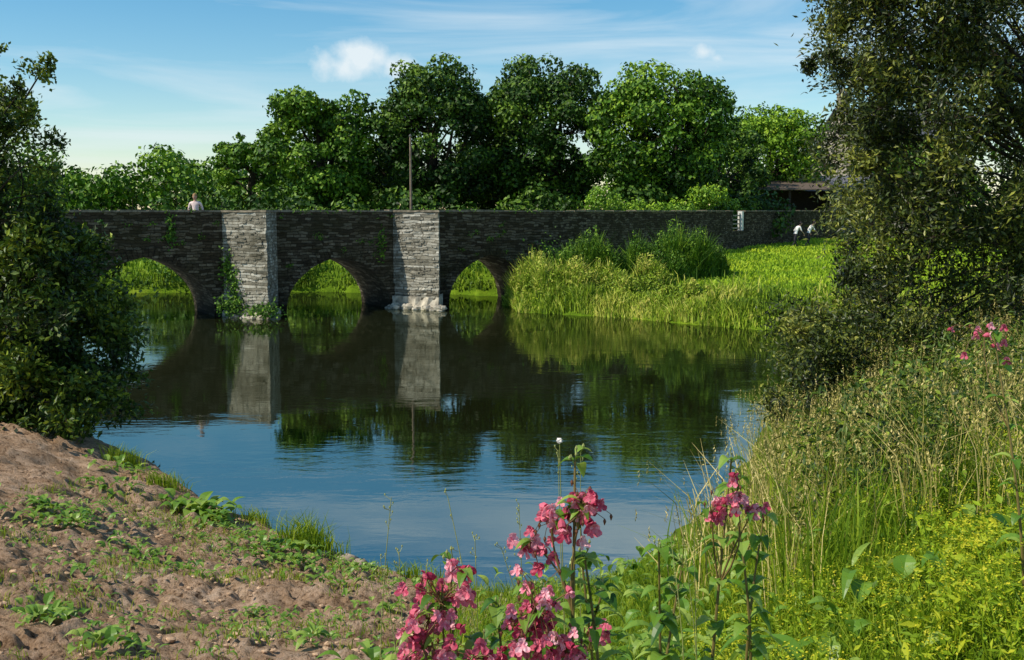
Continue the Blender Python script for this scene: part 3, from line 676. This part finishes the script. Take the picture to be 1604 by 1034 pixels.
# ------------------------------------------------------------------ balsam
def petal(mb,c,d,nrm,L,W,v,cup=.35):
    d=d/np.linalg.norm(d); s=np.cross(d,nrm); s/=np.linalg.norm(s)+1e-9; u=np.cross(s,d)
    V=[]
    for i,(t,w) in enumerate([(0,.25),(.45,.85),(.8,1),(1.0,.55)]):
        for sx in (-1,0,1):
            V.append(c+d*L*t+s*sx*W*.5*w+u*L*(cup*(abs(sx)*.4+t*t*.6)+.07*R.normal()))
    Fq=[]
    for i in range(3):
        for j in range(2): Fq.append([i*3+j,i*3+j+1,i*3+4+j,i*3+3+j])
    mb.add(V,Fq,np.clip(v+R.normal(size=6)*.1,0,1),1)
def flower(mb,c,size,face):
    face=unit(np.array(face)); ref=np.array([0,0,1.]); s=unit(np.cross(face,ref)); u=np.cross(s,face)
    v=np.clip(R.normal(.48,.25),.05,.95)
    P=[c-face*size*.75-u*size*.1,c-face*size*.55-u*size*.12,c-face*size*.25-u*size*.05,c]
    tube(mb,P,np.array([.02,.22,.32,.28])*size,1,8,max(0,v-.3))
    tube(mb,[c-face*size*.75-u*size*.1,c-face*size*.85-u*size*.3],[.04*size,.01*size],1,4,.2)
    petal(mb,c,unit(u*.9+face*.3),face,size*.5,size*.55,min(1,v+.1),.5)
    for sg in (-1,1):
        petal(mb,c,unit(-u*.75+s*sg*.55+face*.25),face,size*.8,size*.5,v,.15)
        petal(mb,c,unit(u*.1+s*sg*1.0+face*.2),face,size*.42,size*.3,min(1,v+.25),.3)
def balsam(name,x,y,stems,leafn=3,Lk=1.0):
    mb=MB(); z0=float(H(x,y))-.03
    for (tx,ty,tz,clusters) in stems:
        P=curve((x+R.normal()*.02,y+R.normal()*.02,z0),(tx,ty,tz),12,.04); tube(mb,P,np.linspace(.009,.003,12),0,7,.25)
        top=P[-1]
        for i in range(4,12):
            for k in range(leafn):
                a=R.uniform(0,2*math.pi); bigleaf(mb,P[i]+np.array([0,0,R.normal()*.012]),(math.cos(a),math.sin(a),R.uniform(.0,.7)),(0,0,1),R.uniform(.08,.15)*(1.15-.05*i)*Lk,R.uniform(.028,.05)*Lk,R.uniform(.3,1.2),np.clip(R.normal(.5,.25),0,1),2)
        for (cx,cy,cz,n,sp) in clusters:
            n=int(n*1.7)
            c=np.array([cx,cy,cz]); tube(mb,curve(P[8],c,5,.06),np.linspace(.004,.002,5),0,5,.2)
            for j in range(n):
                q=c+R.normal(size=3)*np.array([sp,sp*.7,sp*.9])*1.1; tube(mb,curve(c,q,4,.1,.2),[.0013]*4,0,4,.1)
                flower(mb,q,R.uniform(.024,.038),(R.normal()*.8,-1,R.normal()*.45+.1))
            for j in range(n//2):
                q=c+R.normal(size=3)*sp*1.2; tube(mb,curve(c,q,3,.1,.1),[.001]*3,0,3,.1); tube(mb,[q,q+np.array([0,0,-.006]),q+np.array([0,0,-.016])],[.002,.0045,.001],0,5,.0)
            for j in range(max(2,n//5)):
                a=R.uniform(0,6.28); bigleaf(mb,c+R.normal(size=3)*sp*.6,(math.cos(a),math.sin(a),.2),(0,0,1),.07,.025,.6,np.clip(R.normal(.5,.2),0,1),2)
        for j in range(5):
            q=top+np.array([R.normal()*.012,R.normal()*.012,R.uniform(0,.04)]); tube(mb,curve(top,q,3,.1),[.0013]*3,0,4,.6)
            tube(mb,[q,q+np.array([0,0,.006]),q+np.array([0,0,.013])],[.0013,.004,.001],0,5,.9)
    return mb.obj(name,[M_stem,M_petal,M_balsamleaf])
balsam('himalayan_balsam',-.12,2.75,[(-.15,2.6,3.03,[(-.17,2.5,2.97,12,.036),(-.21,2.45,2.88,11,.034),(-.12,2.5,3.05,3,.014),(-.20,2.5,2.93,8,.024)]),(-.08,2.5,2.86,[(-.09,2.45,2.85,9,.028)])])
balsam('himalayan_balsam',.12,2.7,[(.05,2.6,2.95,[(.06,2.5,2.95,16,.038),(.03,2.5,2.88,10,.032),(.13,2.5,2.85,9,.026)]),(.16,2.7,3.27,[(.175,2.65,3.16,14,.028),(.10,2.7,3.11,8,.026),(.06,2.7,3.05,6,.018)]),(.19,2.75,3.0,[])],4)
balsam('himalayan_balsam',.66,3.5,[(.70,3.4,3.10,[(.71,3.35,3.01,7,.032),(.63,3.35,2.96,5,.022),(.76,3.35,2.95,5,.022)])])
balsam('himalayan_balsam',.28,3.1,[(.26,3.0,2.82,[(.22,2.9,2.74,4,.02)]),(.2,3.0,2.9,[])],5)
balsam('himalayan_balsam',0.0,2.9,[(-.04,2.85,2.82,[]),(.09,2.85,2.84,[]),(-.02,2.6,2.74,[])],5)
balsam('himalayan_balsam',-.35,2.9,[(-.3,2.8,2.68,[]),(-.22,2.7,2.70,[])],4)
balsam('himalayan_balsam',.5,3.4,[(.46,3.3,2.84,[]),(.55,3.4,2.76,[])],4,1.2)
balsam('himalayan_balsam',.95,4.2,[(.85,4.1,2.84,[]),(1.0,4.2,2.70,[])],4,1.3)
balsam('himalayan_balsam',2.25,4.6,[(2.1,4.7,3.36,[(2.08,4.75,3.36,6,.05)])])
mb=MB()
for x,y,z in [(-.33,2.9,3.12),(-.3,2.8,3.0),(-.17,2.8,3.15),(-.1,2.85,3.02),(-.22,2.7,3.0),(.02,3.1,3.05),(.13,3.0,3.23),(.2,3.1,3.2),(.45,3.0,2.98),(.5,3.2,3.05),(-.03,2.9,2.98),(.55,3.2,2.98),(-.4,3.2,2.85)]:
    b=(x+.06+R.normal()*.03,y,float(H(x,y))); P=curve(b,(x,y,z),8,.03); tube(mb,P,np.linspace(.0025,.001,8),0,5,.8)
    for j in range(18):
        q=P[-1]-(P[-1]-P[4])*R.uniform(0,1)**1.5*.9; e=q+np.array([R.normal()*.010,R.normal()*.010,R.uniform(.004,.016)])
        tube(mb,[q,e],[.0007,.0007],0,3,.8); tube(mb,[e,e+np.array([0,0,.003]),e+np.array([0,0,.007])],[.001,.0024,.0008],0,5,.9)
for j in range(9):
    d=rdir(1)[0]; petal_c=np.array([.125,2.8,3.30]); leaves(mb,(petal_c+d*.004)[None],d[None],.018,.013,.6,1)
tube(mb,curve((.2,2.85,float(H(.2,2.85))),(.125,2.8,3.295),8,.02),np.linspace(.0025,.001,8),0,4,.6)
mb.obj('seeding_willowherb',[M_stem,M_white])
mb=MB()
for x,y,n,L,W,sp in [(.2,5.4,50,.16,.06,.25),(.6,5.6,50,.2,.07,.3),(.9,6.2,50,.2,.07,.3),(-.2,5.6,30,.15,.05,.25),(.75,4.6,40,.2,.06,.2),(1.1,5.2,40,.2,.07,.3),(1.6,5.0,14,.25,.1,.25),(2.1,5.4,14,.3,.11,.3),(1.5,7.0,40,.22,.07,.4),(.9,8.0,40,.2,.07,.4),(3.0,7.0,20,.28,.09,.5),(3.2,5.9,16,.3,.11,.4),(1.2,9.8,60,.2,.07,.35),(.7,9.6,50,.18,.06,.35),(1.9,10.9,50,.2,.07,.3),(.2,9.6,30,.15,.05,.3)]:
    for i in range(n):
        xx=x+R.normal()*sp;yy=y+R.normal()*sp; a=R.uniform(0,6.28)
        bigleaf(mb,(xx,yy,float(H(xx,yy))+R.uniform(.02,.3)),(math.cos(a),math.sin(a),R.uniform(-.1,1.3)),(0,0,1),L*R.uniform(.5,1.1),W*R.uniform(.6,1.1),R.uniform(.1,.9),np.clip(R.normal(.55,.22),0,1))
mb.obj('broadleaf_weeds',[M_balsamleaf])

# ------------------------------------------------------------------ people
M_skin=plain('skin',(.5,.3,.22),.6,.1,20)
def person(name,loc,yaw,shirt,trous,hair,hgt=1.7,pose='stand'):
    root=bpy.data.objects.new(name,None); COL.objects.link(root); root.location=loc; root.rotation_euler=(0,0,yaw); k=hgt/1.72
    lean=.0 if pose=='stand' else .28
    J={'pel':(0,0,.93,.135,.105),'sp':(0,-.02-lean*.3,1.12,.125,.095),'ch':(0,-.02-lean*.8,1.33,.155,.11),'nk':(0,-.02-lean*1.2,1.47,.058,.058),'hd':(0,-.04-lean*1.45,1.54,.05,.05)}
    st=.12 if pose=='stand' else .24
    for sg,n in ((-1,'L'),(1,'R')):
        f=sg*st
        J['hip'+n]=(sg*.09,0,.88,.095,.095); J['kn'+n]=(sg*.10,-.03-f*.6,.50,.062,.062); J['an'+n]=(sg*.10,f*.55+.02,.09,.042,.042); J['to'+n]=(sg*.12,f*.55-.15,.035,.036,.03)
        J['sh'+n]=(sg*.19,-.02-lean*.9,1.40,.058,.058); J['el'+n]=(sg*.25,.03-lean*.9+f*.5,1.13,.042,.042)
        fw=-.18 if pose!='stand' else -.10
        J['wr'+n]=(sg*.23,fw-lean*.9+f*.6,.92,.028,.028); J['ha'+n]=(sg*.225,fw-lean*.9+f*.6-.03,.85,.032,.018)
        for q in range(4):
            J[f'f{q}'+n]=(sg*(.21),fw-lean*.9+f*.6-.065+q*.022,.775+abs(q-1.5)*.006,.009,.009)
        J['th'+n]=(sg*.19,fw-lean*.9+f*.6-.085,.83,.010,.010)
    names=list(J); ix={n:i for i,n in enumerate(names)}
    E=[('pel','sp'),('sp','ch'),('ch','nk'),('nk','hd')]
    for n in 'LR': E+=[('pel','hip'+n),('hip'+n,'kn'+n),('kn'+n,'an'+n),('an'+n,'to'+n),('ch','sh'+n),('sh'+n,'el'+n),('el'+n,'wr'+n),('wr'+n,'ha'+n),('ha'+n,'th'+n)]+[('ha'+n,f'f{q}'+n) for q in range(4)]
    me=bpy.data.meshes.new('b'); me.from_pydata([tuple(c*k for c in J[n][:3]) for n in names],[(ix[a],ix[b]) for a,b in E],[])
    o=bpy.data.objects.new('tmp',me); COL.objects.link(o)
    sm=o.modifiers.new('s','SKIN'); sk=me.skin_vertices[0].data
    for i,n in enumerate(names): sk[i].radius=(J[n][3]*k,J[n][4]*k); sk[i].use_root=(n=='pel')
    ss=o.modifiers.new('u','SUBSURF'); ss.levels=1; ss.render_levels=1
    dg=bpy.context.evaluated_depsgraph_get(); m2=bpy.data.meshes.new_from_object(o.evaluated_get(dg)); bpy.data.objects.remove(o)
    body=bpy.data.objects.new('body',m2); COL.objects.link(body); body.parent=root
    m2.materials.clear()
    for c in (M_skin,plain(name+'_top',shirt,.85,.1,15),plain(name+'_trousers',trous,.85,.15,15),plain('shoe',(.05,.04,.03),.5)): m2.materials.append(c)
    for p_ in m2.polygons:
        c=p_.center/k; p_.use_smooth=True
        p_.material_index=3 if c.z<.075 else (2 if c.z<.93 and abs(c.x)<.19 else (1 if c.z<1.46 and not (abs(c.x)>.19 and c.z<1.14) else 0))
    mb=MB(); hc=np.array(J['hd'][:3])+np.array([0,-.02,.08])
    def egg(mb,c,r,sc,m,n=14,kk=10,cond=None):
        V=[];th=np.linspace(.02,np.pi-.02,kk)
        for t in th:
            for f in np.arange(n)*2*np.pi/n:
                d=np.array([math.sin(t)*math.cos(f),math.sin(t)*math.sin(f),math.cos(t)]); jaw=1-.22*max(0,-d[2])
                V.append((c+d*r*np.array(sc)*np.array([jaw,jaw,1]))*k)
        Fq=[[i*n+j,i*n+(j+1)%n,(i+1)*n+(j+1)%n,(i+1)*n+j] for i in range(kk-1) for j in range(n)]
        if cond: Fq=[q for q in Fq if cond(np.mean([V[a] for a in q],0)/k-c)]
        mb.add(V,Fq,.5,m)
    egg(mb,hc,.1,(.78,.95,1.18),0)
    egg(mb,hc+np.array([0,-.098,-.01]),.016,(.7,1,1.3),0,6,5)
    for sg in (-1,1):
        egg(mb,hc+np.array([sg*.08,.005,0]),.025,(.4,.7,1.2),0,6,5); egg(mb,hc+np.array([sg*.03,-.088,.018]),.009,(1,.6,.7),2,6,5)
    egg(mb,hc+np.array([0,-.088,-.052]),.02,(1.1,.4,.3),3,6,5)
    egg(mb,hc+np.array([0,.012,.016]),.108,(.84,.98,1.15),1,cond=lambda d:d[2]>.035 or d[1]>.02)
    mb.obj('head',[M_skin,plain('hair',hair,.6),plain('eye',(.03,.03,.03),.3),plain('lips',(.4,.12,.1),.5)],True,root)
    return root
person('woman',(-11.75,40.55,DK+.006),0,(.85,.66,.62),(.2,.2,.3),(.30,.17,.07),1.70)
for x,y,yaw in ((17.15,66.0,2.0),(18.05,66.4,1.8)):
    person('walker',(x,y,float(H(x,y))-.01),yaw,(.8,.79,.75),(.03,.03,.04),(.03,.02,.02),1.55,'walk')

# ------------------------------------------------------------------ buildings
def house(name,x,y,z,yaw,w,d,he,hr,wall,roof,chim=True,storeys=2):
    root=bpy.data.objects.new(name,None); COL.objects.link(root); root.location=(x,y,z); root.rotation_euler=(0,0,yaw)
    mb=MB(); box(mb,-w/2,w/2,-d/2,d/2,-1.5,he)
    for sx in (-w/2,w/2): mb.add([(sx,-d/2,he),(sx,d/2,he),(sx,.01,hr),(sx,-.01,hr)],[[0,1,2,3]])
    mb.obj('walls',[wall],False,root)
    mb=MB(); e=.3
    for sg in (-1,1):
        mb.add([(-w/2-e,sg*(d/2+e),he-.2),(w/2+e,sg*(d/2+e),he-.2),(w/2+e,0,hr+.05),(-w/2-e,0,hr+.05),(-w/2-e,sg*(d/2+e),he-.08),(w/2+e,sg*(d/2+e),he-.08),(w/2+e,0,hr+.17),(-w/2-e,0,hr+.17)],
          [[0,1,2,3],[4,5,6,7],[0,1,5,4],[1,2,6,5],[3,0,4,7]])
    mb.obj('roof',[roof],False,root)
    mb=MB(); mg=MB()
    nwin=max(2,int(w/2.6))
    for s_ in range(storeys):
        for i in range(nwin):
            cx=-w/2+w*(i+.5)/nwin; zb=.9+s_*2.7
            if s_==0 and i==nwin//2:
                box(mg,cx-.45,cx+.45,-d/2-.03,-d/2+.02,0,2.0); box(mb,cx-.55,cx-.45,-d/2-.06,-d/2,0,2.1); box(mb,cx+.45,cx+.55,-d/2-.06,-d/2,0,2.1); continue
            box(mg,cx-.45,cx+.45,-d/2-.02,-d/2+.02,zb,zb+1.2)
            box(mb,cx-.55,cx-.45,-d/2-.06,-d/2,zb-.1,zb+1.3);box(mb,cx+.45,cx+.55,-d/2-.06,-d/2,zb-.1,zb+1.3);box(mb,cx-.45,cx+.45,-d/2-.06,-d/2,zb+1.2,zb+1.3);box(mb,cx-.45,cx+.45,-d/2-.08,-d/2,zb-.1,zb)
            box(mb,cx-.02,cx+.02,-d/2-.05,-d/2-.02,zb,zb+1.2)
    mb.obj('window_frames',[M_wpaint],False,root); mg.obj('windows',[M_glass],False,root)
    if chim:
        mb=MB()
        for cx in (-w/2+.5,w/2-.5):
            box(mb,cx-.45,cx+.45,-.35,.35,hr-.8,hr+1.3); box(mb,cx-.52,cx+.52,-.42,.42,hr+1.302,hr+1.45)
            for q in (-.22,.22): tube(mb,[(cx+q,0,hr+1.45),(cx+q,0,hr+1.85)],[.12,.1],ns=8)
        mb.obj('chimneys',[M_cope],False,root)
    return root
M_wpaint=plain('white_frame',(.78,.77,.74),.5,.05)
M_glass=plain('window_glass',(.03,.035,.04),.1,.1,5,.8)
M_render=plain('pale_render',(.36,.31,.26),.9,.15,3)
M_slate=plain('slate_roof',(.13,.13,.15),.6,.35,12,.4,.02)
house('slate_roofed_house',33.0,98,4.3,.25,9,6,6.2,8.4,M_render,M_slate)
house('cottage',29.0,90,2.2,-.2,9,5,2.6,4.4,plain('rubble_wall',(.42,.38,.33),.9,.3,3),M_slate,False,1)
barn=bpy.data.objects.new('open_shed',None); COL.objects.link(barn); bx,by=20.3,81; bz=float(H(bx,by)); barn.location=(bx,by,bz); barn.rotation_euler=(0,0,-.1)
mb=MB()
for x in (-2.9,0,2.9):
    for y in (-1.8,1.8): box(mb,x-.08,x+.08,y-.08,y+.08,-.3,3.45)
box(mb,-3,3,1.9,1.96,0,3.4); box(mb,2.98,3.04,-1.9,1.9,0,3.4)
mb.obj('posts_and_boards',[plain('tarred_boards',(.05,.04,.035),.9,.3,9)],False,barn)
mb=MB(); V=[(-3.3,-2.3,3.4),(3.3,-2.3,3.4),(3.3,2.3,4.1),(-3.3,2.3,4.1),(-3.3,-2.3,3.48),(3.3,-2.3,3.48),(3.3,2.3,4.18),(-3.3,2.3,4.18)]
mb.add(V,[[0,3,2,1],[4,5,6,7],[0,1,5,4],[1,2,6,5],[2,3,7,6],[3,0,4,7]]); mb.obj('roof',[plain('rusty_sheet',(.12,.09,.07),.7,.3,6)],False,barn)

# ------------------------------------------------------------------ sky and sun
el=math.radians(47); az=math.radians(-108)
to=Vector((math.sin(az)*math.cos(el),math.cos(az)*math.cos(el),math.sin(el)))
sd=bpy.data.lights.new('sun','SUN'); sd.energy=5.0; sd.angle=math.radians(.5); sd.color=(1,.92,.76)
so=bpy.data.objects.new('sun',sd); COL.objects.link(so); so.rotation_euler=(-to).to_track_quat('-Z','Y').to_euler(); so.location=(-30,-5,40)
w=bpy.data.worlds.new('World'); scene.world=w; w.use_nodes=True; nt=w.node_tree; nt.nodes.clear()
wo=N(nt,'ShaderNodeOutputWorld'); bg=N(nt,'ShaderNodeBackground'); bg.inputs[1].default_value=.13
sk=N(nt,'ShaderNodeTexSky',sky_type='NISHITA'); sk.sun_disc=False; sk.sun_elevation=el; sk.sun_rotation=az; sk.air_density=1.0; sk.dust_density=.1; sk.ozone_density=1.6
hs=N(nt,'ShaderNodeHueSaturation'); hs.inputs['Saturation'].default_value=1.42; hs.inputs['Hue'].default_value=.490; nt.links.new(sk.outputs[0],hs.inputs['Color'])
tc=N(nt,'ShaderNodeTexCoord')
def cloudmask():
    mp=N(nt,'ShaderNodeMapping'); mp.inputs['Scale'].default_value=(1.6,1.6,15); mp.inputs['Rotation'].default_value=(0,.16,0); nt.links.new(tc.outputs['Generated'],mp.inputs[0])
    n=N(nt,'ShaderNodeTexNoise'); n.inputs['Scale'].default_value=1.5; n.inputs['Detail'].default_value=8; n.inputs['Roughness'].default_value=.55; n.inputs['Distortion'].default_value=.7
    nt.links.new(mp.outputs[0],n.inputs['Vector'])
    r=N(nt,'ShaderNodeMapRange'); r.inputs[1].default_value=.45; r.inputs[2].default_value=.74; r.inputs[3].default_value=0; r.inputs[4].default_value=.65; nt.links.new(n.outputs[0],r.inputs[0])
    acc=r.outputs[0]
    n2=N(nt,'ShaderNodeTexNoise'); n2.inputs['Scale'].default_value=40; n2.inputs['Detail'].default_value=7; n2.inputs['Roughness'].default_value=.55; nt.links.new(tc.outputs['Generated'],n2.inputs['Vector'])
    for u,zz,rad in ((-.135,.136,.036),(-.168,.131,.024),(-.105,.130,.026),(-.15,.129,.026),(.172,.142,.025),(.185,.137,.018)):
        c=Vector((u,1,zz)).normalized()
        sub=N(nt,'ShaderNodeVectorMath',operation='SUBTRACT'); nt.links.new(tc.outputs['Generated'],sub.inputs[0]); sub.inputs[1].default_value=c
        ml=N(nt,'ShaderNodeVectorMath',operation='MULTIPLY'); nt.links.new(sub.outputs[0],ml.inputs[0]); ml.inputs[1].default_value=(1,1,1.6)
        le=N(nt,'ShaderNodeVectorMath',operation='LENGTH'); nt.links.new(ml.outputs[0],le.inputs[0])
        q=N(nt,'ShaderNodeMath',operation='MULTIPLY_ADD'); nt.links.new(n2.outputs[0],q.inputs[0]); q.inputs[1].default_value=-.06; nt.links.new(le.outputs['Value'],q.inputs[2])
        mr=N(nt,'ShaderNodeMapRange'); mr.inputs[1].default_value=rad-.032; mr.inputs[2].default_value=rad-.060; mr.inputs[3].default_value=0; mr.inputs[4].default_value=.9; nt.links.new(q.outputs[0],mr.inputs[0])
        mxx=N(nt,'ShaderNodeMath',operation='MAXIMUM'); nt.links.new(acc,mxx.inputs[0]); nt.links.new(mr.outputs[0],mxx.inputs[1]); acc=mxx.outputs[0]
    return acc
cm=cloudmask()
mx=N(nt,'ShaderNodeMix',data_type='RGBA'); nt.links.new(cm,mx.inputs[0]); nt.links.new(hs.outputs[0],mx.inputs[6]); mx.inputs[7].default_value=(6.4,7.0,7.3,1)
nt.links.new(mx.outputs[2],bg.inputs[0]); nt.links.new(bg.outputs[0],wo.inputs[0])

# ------------------------------------------------------------------ camera
cd=bpy.data.cameras.new('camera'); cd.sensor_width=36; cd.lens=1700/1604*36; cd.clip_end=5000; cd.clip_start=.05
co=bpy.data.objects.new('camera',cd); COL.objects.link(co); co.location=(0,0,3.9); co.rotation_euler=(math.radians(90-6.28),0,0)
scene.camera=co
